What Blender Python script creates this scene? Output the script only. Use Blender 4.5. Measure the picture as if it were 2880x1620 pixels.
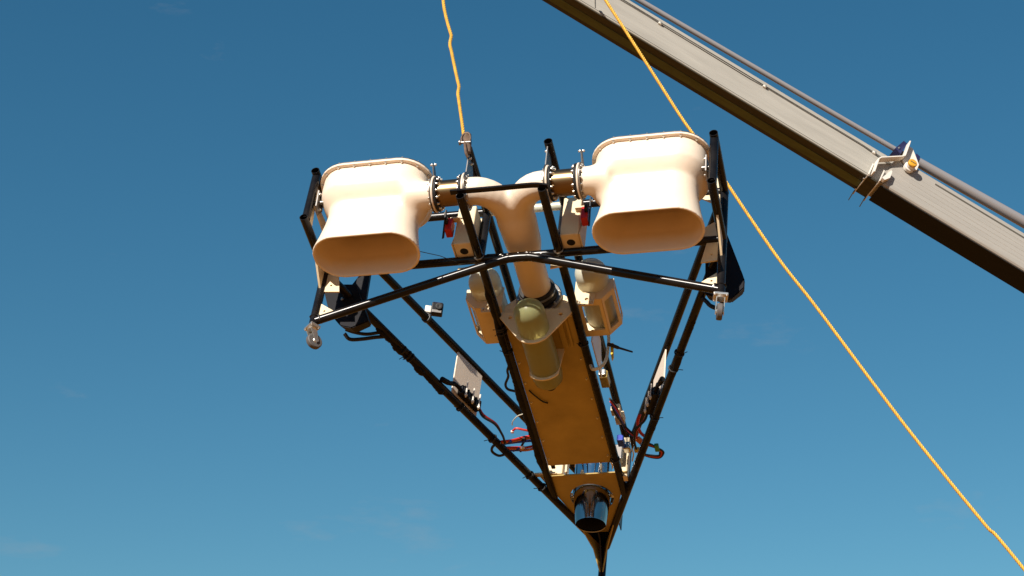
import bpy, bmesh, math, random
import numpy as np
from mathutils import Vector, Matrix
random.seed(7)
rad = math.radians
for o in list(bpy.data.objects): bpy.data.objects.remove(o)
scene = bpy.context.scene
COL = scene.collection

# ---------------------------------------------------------------- camera
ELEV = 20.0
cd = bpy.data.cameras.new('camera'); cam = bpy.data.objects.new('camera', cd); COL.objects.link(cam)
cam.location = (0, 0, 1.6); cam.rotation_euler = (rad(90 + ELEV), 0, 0)
cd.sensor_width = 36; cd.lens = 36 * 5588.0 / 2880; cd.clip_start = 0.1; cd.clip_end = 20000
scene.camera = cam

# ---------------------------------------------------------------- sky, sun, exposure
SUN_EL, SUN_AZ = 37.0, -151.4           # azimuth clockwise from +Y: behind the camera, to its left
world = bpy.data.worlds.new('World'); scene.world = world; world.use_nodes = True
wn = world.node_tree.nodes; wl = world.node_tree.links; wn.clear()
sky = wn.new('ShaderNodeTexSky'); sky.sky_type = 'NISHITA'; sky.sun_disc = False
sky.sun_elevation = rad(SUN_EL); sky.sun_rotation = rad(SUN_AZ)
sky.altitude = 0; sky.air_density = 1.0; sky.dust_density = 0.1; sky.ozone_density = 4.0
tc = wn.new('ShaderNodeTexCoord'); mp = wn.new('ShaderNodeMapping'); mp.inputs['Scale'].default_value = (9, 9, 26)
mp.inputs['Location'].default_value = (-3.393, 6.726, 15.389)
nz = wn.new('ShaderNodeTexNoise'); nz.inputs['Scale'].default_value = 1.0; nz.inputs['Detail'].default_value = 7; nz.inputs['Roughness'].default_value = 0.6
cr = wn.new('ShaderNodeValToRGB'); cr.color_ramp.elements[0].position = 0.63; cr.color_ramp.elements[1].position = 0.95
cr.color_ramp.elements[0].color = (0, 0, 0, 1); cr.color_ramp.elements[1].color = (0.42, 0.42, 0.42, 1)
mixc = wn.new('ShaderNodeMixRGB'); mixc.inputs['Color2'].default_value = (5.2, 4.7, 4.3, 1)
bg = wn.new('ShaderNodeBackground'); bg.inputs['Strength'].default_value = 0.058
wo = wn.new('ShaderNodeOutputWorld')
wl.new(tc.outputs['Generated'], mp.inputs['Vector']); wl.new(mp.outputs['Vector'], nz.inputs['Vector'])
wl.new(nz.outputs['Fac'], cr.inputs['Fac']); wl.new(cr.outputs['Color'], mixc.inputs['Fac'])
hs = wn.new('ShaderNodeHueSaturation'); hs.inputs['Saturation'].default_value = 1.26
tn = wn.new('ShaderNodeMixRGB'); tn.blend_type = 'MULTIPLY'; tn.inputs['Fac'].default_value = 1.0; tn.inputs['Color2'].default_value = (1.17, 1.265, 0.99, 1)
wl.new(sky.outputs['Color'], hs.inputs['Color']); wl.new(hs.outputs['Color'], tn.inputs['Color1']); wl.new(tn.outputs['Color'], mixc.inputs['Color1']); wl.new(mixc.outputs['Color'], bg.inputs['Color'])
wl.new(bg.outputs['Background'], wo.inputs['Surface'])

sd = bpy.data.lights.new('sun', 'SUN'); sun = bpy.data.objects.new('sun', sd); COL.objects.link(sun)
sd.energy = 5.0; sd.angle = rad(0.53); sd.color = (1.0, 0.92, 0.82)
tosun = Vector((math.sin(rad(SUN_AZ)) * math.cos(rad(SUN_EL)), math.cos(rad(SUN_AZ)) * math.cos(rad(SUN_EL)), math.sin(rad(SUN_EL))))
sun.rotation_euler = tosun.to_track_quat('Z', 'Y').to_euler(); sun.location = (-20, -20, 30)
vs = scene.view_settings
vs.view_transform = 'Standard'; vs.look = 'None'; vs.exposure = 0.5; vs.gamma = 1.0; vs.use_curve_mapping = False

# ---------------------------------------------------------------- materials
MATS = {}
def mat(name, col, rough=0.5, metal=0.0, var=0.0, vscale=6.0, bump=0.0, bscale=60.0, rvar=0.0, spec=0.5, trans=0.0, coat=0.0, col2=None, aniso=None, ior=1.45):
    m = bpy.data.materials.new(name); m.use_nodes = True
    nt = m.node_tree; n = nt.nodes; l = nt.links; b = n['Principled BSDF']
    b.inputs['Base Color'].default_value = (*col, 1); b.inputs['Roughness'].default_value = rough
    b.inputs['Metallic'].default_value = metal; b.inputs['Specular IOR Level'].default_value = spec
    b.inputs['Transmission Weight'].default_value = trans; b.inputs['Coat Weight'].default_value = coat; b.inputs['IOR'].default_value = ior
    t = n.new('ShaderNodeTexCoord'); src = t.outputs['Object']
    if aniso:
        mpn = n.new('ShaderNodeMapping'); mpn.inputs['Scale'].default_value = aniso; l.new(src, mpn.inputs['Vector']); src = mpn.outputs['Vector']
    if var or rvar:
        z = n.new('ShaderNodeTexNoise'); z.inputs['Scale'].default_value = vscale; z.inputs['Detail'].default_value = 6; z.inputs['Roughness'].default_value = 0.65
        l.new(src, z.inputs['Vector'])
        if var:
            r = n.new('ShaderNodeMapRange'); r.inputs['From Min'].default_value = 0.35; r.inputs['From Max'].default_value = 0.7
            l.new(z.outputs['Fac'], r.inputs['Value'])
            mx = n.new('ShaderNodeMixRGB'); mx.inputs['Color1'].default_value = (*col, 1)
            c2 = col2 or tuple(c * (1 - var) for c in col); mx.inputs['Color2'].default_value = (*c2, 1)
            l.new(r.outputs['Result'], mx.inputs['Fac']); l.new(mx.outputs['Color'], b.inputs['Base Color'])
        if rvar:
            r2 = n.new('ShaderNodeMapRange'); r2.inputs['From Min'].default_value = 0.3; r2.inputs['From Max'].default_value = 0.75
            r2.inputs['To Min'].default_value = max(0.03, rough - rvar); r2.inputs['To Max'].default_value = rough + rvar
            l.new(z.outputs['Fac'], r2.inputs['Value']); l.new(r2.outputs['Result'], b.inputs['Roughness'])
    if bump:
        z2 = n.new('ShaderNodeTexNoise'); z2.inputs['Scale'].default_value = bscale; z2.inputs['Detail'].default_value = 4
        bp = n.new('ShaderNodeBump'); bp.inputs['Strength'].default_value = bump; bp.inputs['Distance'].default_value = 0.004
        l.new(src, z2.inputs['Vector']); l.new(z2.outputs['Fac'], bp.inputs['Height']); l.new(bp.outputs['Normal'], b.inputs['Normal'])
    MATS[name] = m; return m
mat('cream', (0.84, 0.70, 0.55), 0.42, var=0.11, vscale=4, bump=0.12, bscale=35, rvar=0.08)
mat('cream_plate', (0.78, 0.64, 0.42), 0.5, var=0.14, vscale=9, bump=0.1, bscale=90)
mat('floor_tan', (0.43, 0.30, 0.075), 0.45, var=0.32, vscale=3.2, bump=0.1, bscale=40, rvar=0.1)
mat('black_tube', (0.006, 0.0055, 0.006), 0.24, var=0.6, vscale=9, col2=(0.014, 0.012, 0.011), rvar=0.06, spec=0.28)
mat('black_rubber', (0.012, 0.012, 0.012), 0.6, var=0.4, vscale=20, bump=0.3, bscale=70)
mat('black_tape', (0.005, 0.005, 0.005), 0.55, var=0.4, vscale=30, bump=0.7, bscale=45, rvar=0.15, spec=0.2)
mat('black_case', (0.008, 0.008, 0.010), 0.42, var=0.3, vscale=8, bump=0.1, bscale=80, spec=0.35)
mat('black_shell', (0.007, 0.007, 0.010), 0.62, var=0.3, vscale=8, spec=0.25)
mat('bronze', (0.25, 0.165, 0.085), 0.33, 1.0, var=0.25, vscale=6, rvar=0.04, aniso=(1, 6, 6))
mat('steel', (0.62, 0.60, 0.57), 0.28, 1.0, var=0.25, vscale=18, rvar=0.1)
mat('dull_steel', (0.30, 0.28, 0.26), 0.42, 1.0, var=0.4, vscale=18, rvar=0.12)
mat('zinc', (0.74, 0.72, 0.66), 0.35, 0.9, var=0.2, vscale=25)
mat('rod_steel', (0.26, 0.25, 0.255), 0.22, 0.0, spec=0.8)
mat('dark_chrome', (0.40, 0.39, 0.38), 0.12, 1.0, var=0.3, vscale=7, rvar=0.05)
mat('chrome', (0.78, 0.78, 0.79), 0.09, 1.0, var=0.12, vscale=9, rvar=0.05)
mat('grip_tape', (0.16, 0.10, 0.065), 0.5, var=0.5, vscale=30, bump=0.5, bscale=60)
mat('soot_and_hole_shade', (0.006, 0.006, 0.006), 0.85, var=0.3)  # soot inside the exhaust; also the painted shade of the bracket holes
mat('bottle', (0.55, 0.57, 0.28), 0.30, var=0.06, vscale=7, trans=0.62, ior=1.25)
mat('milky_bottle', (0.80, 0.80, 0.66), 0.32, var=0.06, vscale=7, trans=0.35, ior=1.25)
mat('fuel', (0.42, 0.34, 0.06), 0.35, trans=0.3, ior=1.33, var=0.1)
mat('clear_hose', (0.85, 0.82, 0.66), 0.25, trans=0.35, var=0.1)
mat('red_plastic', (0.62, 0.02, 0.015), 0.35, var=0.2, vscale=20)
mat('red_wire', (0.55, 0.03, 0.02), 0.4, var=0.2); mat('blue_wire', (0.03, 0.06, 0.42), 0.4, var=0.2)
mat('orange_wire', (0.65, 0.20, 0.04), 0.4, var=0.2); mat('white_wire', (0.8, 0.76, 0.68), 0.4, var=0.1)
mat('green_plug', (0.05, 0.25, 0.05), 0.4, var=0.2); mat('yellow_clip', (0.72, 0.5, 0.04), 0.4, var=0.15)
mat('blue_pad', (0.022, 0.024, 0.085), 0.5, var=0.4, vscale=25, bump=0.2)
mat('rope', (0.90, 0.52, 0.07), 0.55, var=0.35, vscale=45, bump=0.3, bscale=300)
mat('boom_paint', (0.405, 0.38, 0.33), 0.42, var=0.22, vscale=3.5, bump=0.05, bscale=30, rvar=0.08, aniso=(0.5, 1, 6))
mat('boom_worn', (0.37, 0.345, 0.305), 0.45, var=0.16, vscale=14, bump=0.08, bscale=30, rvar=0.1, aniso=(0.25, 1, 9))
mat('boom_under_shade', (0.022, 0.019, 0.012), 0.55, var=0.5, vscale=6, col2=(0.045, 0.038, 0.015), bump=0.2, bscale=40, aniso=(0.4, 5, 5))  # shade under the boom put into the base colour
mat('boom_deep_shade', (0.006, 0.006, 0.005), 0.6, var=0.5, vscale=6, spec=0.3, bump=0.2, bscale=40, aniso=(0.4, 5, 5))  # deeper painted shade for below the outer section
mat('olive_pad', (0.09, 0.105, 0.03), 0.5, var=0.4, vscale=7, aniso=(0.6, 4, 4))
mat('bracket_paint', (0.76, 0.71, 0.63), 0.4, var=0.15, vscale=20, bump=0.1, bscale=60)
mat('knob_yellow', (0.75, 0.38, 0.03), 0.4, var=0.4, vscale=30)
mat('groove', (0.10, 0.09, 0.07), 0.6, var=0.3)
mat('earth', (0.31, 0.127, 0.022), 0.95, var=0.35, vscale=0.6, bump=0.4, bscale=3, col2=(0.24, 0.10, 0.018), spec=0.1)

# ---------------------------------------------------------------- mesh helpers
def obj(name, me, m, parent=None, smooth=False, auto=None):
    if isinstance(me, tuple):
        d = bpy.data.meshes.new(name); d.from_pydata([tuple(v) for v in me[0]], [], me[1]); d.update()
    elif isinstance(me, bmesh.types.BMesh):
        d = bpy.data.meshes.new(name); bmesh.ops.recalc_face_normals(me, faces=me.faces[:]); me.to_mesh(d); me.free()
    else: d = me
    if m and not d.materials: d.materials.append(MATS[m])
    if smooth:
        for p in d.polygons: p.use_smooth = True
        if auto: d.set_sharp_from_angle(angle=rad(auto))
    o = bpy.data.objects.new(name, d); COL.objects.link(o); o.parent = parent
    return o
def tag(o, label, cat, group=None):
    o['label'] = label; o['category'] = cat
    if group: o['group'] = group
    return o
def empty(name, loc=(0, 0, 0)):
    o = bpy.data.objects.new(name, None); COL.objects.link(o); o.location = loc; o.empty_display_size = 0.1; return o
def V(*a): return Vector(a)
def spline(pts, n=8):
    """Catmull-Rom through the points"""
    P = [Vector(p) for p in pts]; P = [P[0] * 2 - P[1]] + P + [P[-1] * 2 - P[-2]]; out = []
    for i in range(1, len(P) - 2):
        for k in range(n):
            t = k / n; a, b, c, d = P[i-1], P[i], P[i+1], P[i+2]
            out.append(0.5 * ((2*b) + (c-a)*t + (2*a-5*b+4*c-d)*t*t + (3*b-3*c+d-a)*t**3))
    out.append(P[-2]); return out
def sweep(pts, r, n=14, wall=None):
    """tube along a polyline; r a number or a list; wall: hollow with open ends"""
    P = [Vector(p) for p in pts]; N = len(P)
    R = [r] * N if not isinstance(r, (list, tuple)) else list(r)
    T = [(P[min(i+1, N-1)] - P[max(i-1, 0)]).normalized() for i in range(N)]
    u = T[0].orthogonal().normalized(); vs_, fs = [], []
    frames = []
    for i in range(N):
        u = (u - T[i] * u.dot(T[i])).normalized(); frames.append((u, T[i].cross(u)))
    def ring(i, rr): 
        a, b = frames[i]; s = len(vs_)
        for k in range(n):
            t = 2 * math.pi * k / n; vs_.append(P[i] + (a * math.cos(t) + b * math.sin(t)) * rr)
        return s
    outer = [ring(i, R[i]) for i in range(N)]
    def quads(A, B, flip=False):
        for k in range(n):
            q = (A + k, A + (k+1) % n, B + (k+1) % n, B + k); fs.append(q[::-1] if flip else q)
    for i in range(N-1): quads(outer[i], outer[i+1])
    if wall:
        inner = [ring(i, R[i] - wall) for i in range(N)]
        for i in range(N-1): quads(inner[i], inner[i+1], True)
        quads(inner[0], outer[0]); quads(outer[-1], inner[-1])
    else:
        fs.append(tuple(outer[0] + k for k in range(n))[::-1]); fs.append(tuple(outer[-1] + k for k in range(n)))
    return vs_, fs
def tube(name, pts, r, m, parent, n=14, wall=None, auto=40): return obj(name, sweep(pts, r, n, wall), m, parent, True, auto)
def lathe(prof, axis_o, axis_d, n=28, close=False):
    """revolve [(radius, distance along the axis)]"""
    o = Vector(axis_o); d = Vector(axis_d).normalized(); a = d.orthogonal().normalized(); b = d.cross(a)
    vs_, fs = [], []
    for (r, h) in prof:
        for k in range(n):
            t = 2*math.pi*k/n; vs_.append(o + d*h + (a*math.cos(t) + b*math.sin(t))*r)
    m_ = len(prof)
    for i in range(m_ if close else m_-1):
        j = (i+1) % m_
        for k in range(n): fs.append((i*n+k, i*n+(k+1) % n, j*n+(k+1) % n, j*n+k))
    return vs_, fs
def boxm(c, s, bev=0.004, rot=None, seg=2):
    bm = bmesh.new(); bmesh.ops.create_cube(bm, size=1)
    bmesh.ops.scale(bm, vec=s, verts=bm.verts)
    if bev: bmesh.ops.bevel(bm, geom=bm.edges[:] , offset=bev, segments=seg, affect='EDGES', profile=0.5)
    M = Matrix.Translation(c) @ (rot.to_4x4() if rot else Matrix.Identity(4)); bmesh.ops.transform(bm, matrix=M, verts=bm.verts)
    return bm
def box(name, c, s, m, parent, bev=0.004, rot=None): return obj(name, boxm(Vector(c), s, bev, rot), m, parent)
def prism(poly, to3d, th, holes=()):
    """plate: 2-D outline with holes, to3d(u, v, w) places it, thickness th centred on w = 0"""
    bm = bmesh.new(); edges = []
    for loop in [poly, *holes]:
        vv = [bm.verts.new((p[0], p[1], 0)) for p in loop]
        edges += [bm.edges.new((vv[i], vv[(i+1) % len(vv)])) for i in range(len(vv))]
    bmesh.ops.triangle_fill(bm, use_beauty=True, use_dissolve=False, edges=edges)
    ext = bmesh.ops.extrude_face_region(bm, geom=bm.faces[:])
    for e in ext['geom']:
        if isinstance(e, bmesh.types.BMVert): e.co.z = th
    for v in bm.verts: v.co = Vector(to3d(v.co.x, v.co.y, v.co.z - th/2))
    return bm
def circ(cx, cy, r, n=16): return [(cx + r*math.cos(2*math.pi*k/n), cy + r*math.sin(2*math.pi*k/n)) for k in range(n)]
XZ = lambda y: (lambda u, v, w: (u, y + w, v))      # plate across the rig
YZ = lambda x: (lambda u, v, w: (x + w, u, v))      # plate along the rig, upright
XY = lambda z: (lambda u, v, w: (u, v, z + w))      # level plate
# bolt mesh shared by all bolts: hex head on a washer, axis +Z
def bolt_mesh(name, r, h, m):
    bm = bmesh.new()
    bmesh.ops.create_cone(bm, cap_ends=True, segments=12, radius1=r*1.35, radius2=r*1.3, depth=h*0.3, matrix=Matrix.Translation((0, 0, h*0.15)))
    bmesh.ops.create_cone(bm, cap_ends=True, segments=6, radius1=r, radius2=r*0.92, depth=h*0.7, matrix=Matrix.Translation((0, 0, h*0.65)))
    d = bpy.data.meshes.new(name); bm.to_mesh(d); bm.free(); d.materials.append(MATS[m]); return d
BOLT = bolt_mesh('bolt', 0.0056, 0.010, 'zinc'); BOLT_S = bolt_mesh('bolt_small', 0.0048, 0.008, 'zinc')
def bolt(p, d, parent, me=None):
    o = bpy.data.objects.new('bolt', me or BOLT); COL.objects.link(o); o.parent = parent
    o.matrix_local = Matrix.Translation(p) @ Vector(d).to_track_quat('Z', 'Y').to_matrix().to_4x4(); return o

def surface_nets(fn, lo, hi, h):
    ax = [np.arange(lo[i], hi[i] + h, h) for i in range(3)]
    X, Y, Z = np.meshgrid(*ax, indexing='ij'); f = fn(X, Y, Z)
    s = f < 0; nx, ny, nz_ = f.shape; cs = (nx-1, ny-1, nz_-1)
    acc = np.zeros(cs + (3,)); cnt = np.zeros(cs)
    for a in range(3):
        o1, o2 = [d for d in range(3) if d != a]
        for i in (0, 1):
            for j in (0, 1):
                s0 = [slice(0, c) for c in cs]; s0[o1] = slice(i, cs[o1]+i); s0[o2] = slice(j, cs[o2]+j)
                s1 = list(s0); s1[a] = slice(1, cs[a]+1)
                f0 = f[tuple(s0)]; f1 = f[tuple(s1)]; c = (f0 < 0) != (f1 < 0)
                t = np.where(c, f0 / np.where(c, f0 - f1, 1), 0)
                off = np.zeros(cs + (3,)); off[..., a] = t; off[..., o1] = i; off[..., o2] = j
                acc += off * c[..., None]; cnt += c
    act = cnt > 0; idx = -np.ones(cs, int); idx[act] = np.arange(act.sum())
    ijk = np.argwhere(act); vv = (ijk + acc[act] / cnt[act][:, None]) * h + np.array(lo)
    faces = []
    for a in range(3):
        b, c = (a+1) % 3, (a+2) % 3
        sl0 = [slice(1, n_-1) for n_ in f.shape]; sl0[a] = slice(0, f.shape[a]-1); sl1 = list(sl0); sl1[a] = slice(1, f.shape[a])
        s0 = s[tuple(sl0)]; s1 = s[tuple(sl1)]
        for flip, msk in ((False, s0 & ~s1), (True, ~s0 & s1)):
            p = np.argwhere(msk) + 1; p[:, a] -= 1
            def at(db, dc):
                q = p.copy(); q[:, b] += db; q[:, c] += dc; return idx[q[:, 0], q[:, 1], q[:, 2]]
            quad = np.stack([at(-1, -1), at(0, -1), at(0, 0), at(-1, 0)], 1)
            faces.append(quad[:, ::-1] if flip else quad)
    return vv.tolist(), np.concatenate(faces).tolist()
def smin(a, b, k):
    h = np.clip(0.5 + 0.5*(b-a)/k, 0, 1); return b*(1-h) + a*h - k*h*(1-h)

# ---------------------------------------------------------------- ground
bm = bmesh.new(); bmesh.ops.create_grid(bm, x_segments=24, y_segments=24, size=4000)
g = obj('ground', bm, 'earth'); g['kind'] = 'structure'
mat('blocker_brown', (0.15, 0.105, 0.035), 0.95, var=0.5, vscale=0.02, spec=0.1)
hv, hf = [], []; NH = 180  # unseen hill ring, added to dim horizon sky fill and warm the bounce
for k in range(NH):
    t = 2*math.pi*k/NH; hgt = 78 + 22*math.sin(3*t + 1) + 12*math.sin(7*t + .5) + 6*math.sin(17*t) + random.uniform(-3, 3)
    for rr_, zz_ in ((560, -1), (660, hgt*.45), (760, hgt*.82), (860, hgt), (1100, hgt*.7), (1500, -1)): hv.append((math.sin(t)*rr_, math.cos(t)*rr_, zz_))
for k in range(NH):
    for q in range(5): a_, b_ = k*6 + q, ((k+1) % NH)*6 + q; hf.append((a_, a_+1, b_+1, b_))
h_ = obj('horizon_blocker', (hv, hf), 'blocker_brown', None, True); h_['kind'] = 'structure'

# ---------------------------------------------------------------- the rig: its own frame is x right, y forward, z up
RIG = empty('thruster_rig')
RIG.matrix_world = Matrix(((0.9729, 0.2090, 0.0991, -0.0104), (-0.2313, 0.8829, 0.4086, 8.8979), (-0.0021, -0.4205, 0.9073, 5.5463), (0, 0, 0, 1)))
tag(RIG, 'black tubular triangular rig with two cream thrusters hanging in the air', 'test rig')
W, c, D, yS, yA, r = 1.0, 0.2, 0.338, 0.385, 2.73, 0.0215
BT = 'black_tube'
def T(name, *p, m=BT, rr=r, **k): return tube(name, p, rr, m, RIG, **k)
for z in (0, -D):
    for sx in (-1, 1):
        T('side_tube', (sx*W, 0, z), (sx*W, yS + 0.015, z), wall=0.003, n=18)
        T('diagonal_tube', (sx*W, yS, z), (sx*0.012, yA, z))
        T('center_tube', (sx*c, -0.046, z), (sx*c, yA - c*2.345 + 0.02, z), wall=0.003, n=18)
    if z: T('cross_tube', (-W, yS, z), (W, yS, z))
    else:
        T('cross_tube', (-W, yS, z), (-c, yS, z)); T('cross_tube', (c, yS, z), (W, yS, z))
        T('cross_tube', (-c, yS, z), (c, yS, z), m='clear_hose')
for sx in (-1, 1):
    T('end_post', (sx*W, 0.03, -0.012), (sx*W, 0.03, -D + 0.012))
    T('corner_post', (sx*W, yS, 0), (sx*W, yS, -D))
    T('center_post', (sx*c, yS, 0), (sx*c, yS, -D))
    T('front_post', (sx*c, yA - c*2.345, 0), (sx*c, yA - c*2.345, -D))
    T('leg', (sx*W, yS, -D), (sx*W, yS, -0.715))
T('nose_post', (0, yA, 0.01), (0, yA, -0.80))
# bent brace from leg to leg across the middle of the lower cross tube
bz = -D - 0.043
T('leg_brace', *spline([(-W + .01, yS, -0.675), (-0.5, yS - .012, -0.515), (-0.10, yS - .026, bz - .01), (-0.03, yS - .028, bz + .004), (0.04, yS - .028, bz + .004), (0.11, yS - .026, bz - .01), (0.5, yS - .012, -0.515), (W - .01, yS, -0.675)], 4), n=16)
# rough weld beads
def weld(p, d, rr, parent=RIG, m='dull_steel'):
    p = Vector(p); d = Vector(d).normalized(); a = d.orthogonal().normalized(); b = d.cross(a); pts = []
    N = 22
    for k in range(N+1):
        t = 2*math.pi*k/N; pts.append(p + (a*math.cos(t) + b*math.sin(t))*rr + d*random.uniform(-.0015, .0015))
    tube('weld', pts, [random.uniform(.0035, .0055) for _ in pts], m, parent, n=6)
for sx in (-1, 1):
    weld((sx*W, yS, -0.652), (0, 0, 1), r, m='black_tube'); weld((sx*(W-.03), yS, -0.663), (sx*.95, 0, -.3), r)
    weld((sx*c, yS - .024, -D), (0, 1, 0), r + .001)
for k in range(16):
    x = random.uniform(-.10, .12); 
    obj('weld_spatter', boxm(Vector((x, yS - .034 + random.uniform(-.006, .006), -D - .019 + random.uniform(-.004, .006))), (random.uniform(.006, .016), .006, .006), .002), 'dull_steel', RIG)

# gusset plates
CP = 'cream_plate'
def gus(poly, f, th=0.008, holes=(), m=CP): return obj('gusset', prism(poly, f, th, holes), m, RIG)
for sx in (-1, 1):
    q = lambda pts: [(sx*a, b) for a, b in pts]
    gus(q([(W - .015, -.56), (W - .015, -.655), (W - .105, -.628)]), XZ(yS), holes=[circ(sx*(W - .045), -.616, .006, 8)])
    gus(q([(W - .018, -D - .018), (W - .018, -.48), (W - .10, -.488), (W - .075, -D - .018)]), XZ(yS), holes=[circ(sx*(W - .05), -.44, .006, 8)])
    gus(q([(W - .018, .115), (W - .018, .018), (W - .14, .018)]), XZ(yS), holes=[circ(sx*(W - .05), .045, .006, 8)])
    gus(q([(W - .018, -.105), (W - .018, -.018), (W - .14, -.018)]), XZ(yS), holes=[circ(sx*(W - .05), -.045, .006, 8)])
    gus(q([(W - .018, -.20), (W - .018, -D + .018), (W - .115, -D + .018), (W - .11, -.262)]), XZ(yS))
    gus([(.20, -D - .019), (yS - .018, -D - .019), (yS - .018, -.47), (yS - .05, -.45)], YZ(sx*W), th=.010)
    gus([(.05, -.05), (.05, -D + .018), (.11, -D + .018), (.075, -.06)], YZ(sx*W), th=.010)
    gus([(yS - .018, -.13), (yS - .018, -.22), (.06, -.20), (.06, -.16)], YZ(sx*(W - .012)), th=.008)
# gussets and fairing at the nose
for sx in (-1, 1):
    dd_ = V(sx, -2.345, 0).normalized()
    fz = lambda u, v, w, dd_=dd_: V(0, yA, 0) + dd_*u + V(0, 0, v) + dd_.cross(V(0, 0, 1))*w
    gus([(.012, -D - .018), (.24, -D - .02), (.10, -.42), (.020, -.53)], fz, th=.007, m='floor_tan')
gus([(yA - .02, -D - .02), (yA - .24, -D - .02), (yA - .12, -.38), (yA - .02, -.52)], YZ(0), th=.008, m='black_tube')
obj('nose_plate', prism([(-.13, yA - .30), (.13, yA - .30), (.018, yA + .03), (-.018, yA + .03)], XY(-D + .02), .006), 'black_tube', RIG)
obj('tail_fin', prism([(2.60, -.02), (2.80, -.02), (2.80, -.17), (2.64, -.17)], YZ(.075), .006), 'black_case', RIG)

# casters
def caster(px, py, pz, yaw, wheel_m):
    C = empty('caster', (px, py, pz)); C.parent = RIG; C.rotation_euler = (0, 0, yaw); C.scale = (.86, .86, .86)
    obj('mounting_plate', boxm(Vector((0, 0, -.008)), (.080, .064, .016), .003), 'zinc', C)
    obj('swivel', lathe([(.0, -.012), (.026, -.012), (.028, -.020), (.022, -.028), (0, -.028)], (0, 0, 0), (0, 0, 1), 20), 'zinc', C, True, 30)
    for s in (-1, 1):
        obj('fork', prism([(-.022, -.028), (.022, -.028), (.048, -.095), (.036, -.112), (.022, -.098)], YZ(s*.022), .004), 'zinc', C)
        for t in (-1, 1): bolt((s*.032, t*.024, -.014), (0, 0, -1), C, BOLT_S)
    wc = (0, .030, -.092)
    w_ = obj('wheel', lathe([(.012, -.014), (.033, -.016), (.043, -.0155), (.047, -.011), (.0475, 0), (.047, .011), (.043, .0155), (.033, .016), (.012, .014)], wc, (1, 0, 0), 28, True), wheel_m, C, True, 30)
    obj('hub', lathe([(0, -.019), (.012, -.019), (.016, -.014), (.016, .014), (.012, .019), (0, .019)], wc, (1, 0, 0), 16), 'zinc', w_, True, 30)
    return C
mat('grey_rubber', (0.11, 0.10, 0.095), 0.6, var=0.3, vscale=30, bump=0.1)
caster(-W, yS, -.715, rad(-40), 'grey_rubber'); caster(W, yS, -.715, rad(14), 'grey_rubber'); caster(0, yA, -.80, rad(10), 'grey_rubber')

# ---------------------------------------------------------------- thrusters
TX, TY = 0.69, 0.13
def stad(u, v, a, b, rr):
    qx = np.abs(u) - (a - rr); qy = np.abs(v) - (b - rr)
    return np.hypot(np.maximum(qx, 0), np.maximum(qy, 0)) + np.minimum(np.maximum(qx, qy), 0) - rr
zk = [-.54, -.51, -.43, -.34, -.27, -.235, -.20, -.17, -.13, -.05, 0]
ak = [.271, .268, .249, .234, .227, .230, .254, .269, .273, .272, .272]
bk = [.144, .141, .130, .121, .117, .120, .152, .173, .180, .180, .180]
rk = [.139, .137, .124, .116, .112, .115, .128, .138, .142, .142, .142]
zf = np.linspace(-.60, .06, 331); ker = np.hanning(19); ker /= ker.sum()
def thr_outer(X, Y, Z):
    a, b, rr = (np.interp(Z, zf, np.convolve(np.interp(zf, zk, k), ker, 'same') ) for k in (ak, bk, rk))
    d = stad(X - TX, Y - TY, a, b, rr) * 0.9
    R_ = np.hypot(Y - .045, Z + .21)
    neck = np.maximum(R_ - .068, np.maximum(.372 - X, X - .50))
    nd = np.hypot(np.maximum(R_ - .048, 0), np.maximum(X - .49, 0)) - .02
    neck = np.where(X > .45, np.maximum(nd, .372 - X), neck)
    # rounded pocket behind the neck
    px_, py_, pz_ = X - .475, Y - .10, Z + .225; t_ = np.clip((py_*.05 + pz_*-.05)/.005, 0, .3)
    pocket = np.sqrt(px_**2 + (py_ - .05*t_)**2 + (pz_ + .05*t_)**2) - .058
    return smin(smin(d, neck, .05), pocket, .05), d
def thr(X, Y, Z):
    o, d = thr_outer(X, Y, Z)
    o = np.maximum(o, np.maximum(Z + .055, -.51 - Z))
    return np.maximum(o, -(d + np.interp(Z, [-.51, -.40, -.30], [.012, .016, .030])))
vf = surface_nets(thr, (.36, -.09, -.53), (.98, .35, -.035), .0065)
me_t = bpy.data.meshes.new('thruster'); me_t.from_pydata(vf[0], [], vf[1]); me_t.update(); me_t.materials.append(MATS['cream'])
for p in me_t.polygons: p.use_smooth = True
flv = [-.07]
def stadium_pts(a, b, rr, n=9):
    out = []
    for cx_, cy_, a0 in ((a-rr, b-rr, 0), (-(a-rr), b-rr, 90), (-(a-rr), -(b-rr), 180), (a-rr, -(b-rr), 270)):
        for k in range(n):
            t = rad(a0 + 90*k/(n-1)); out.append((cx_ + rr*math.cos(t), cy_ + rr*math.sin(t)))
    return out
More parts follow.
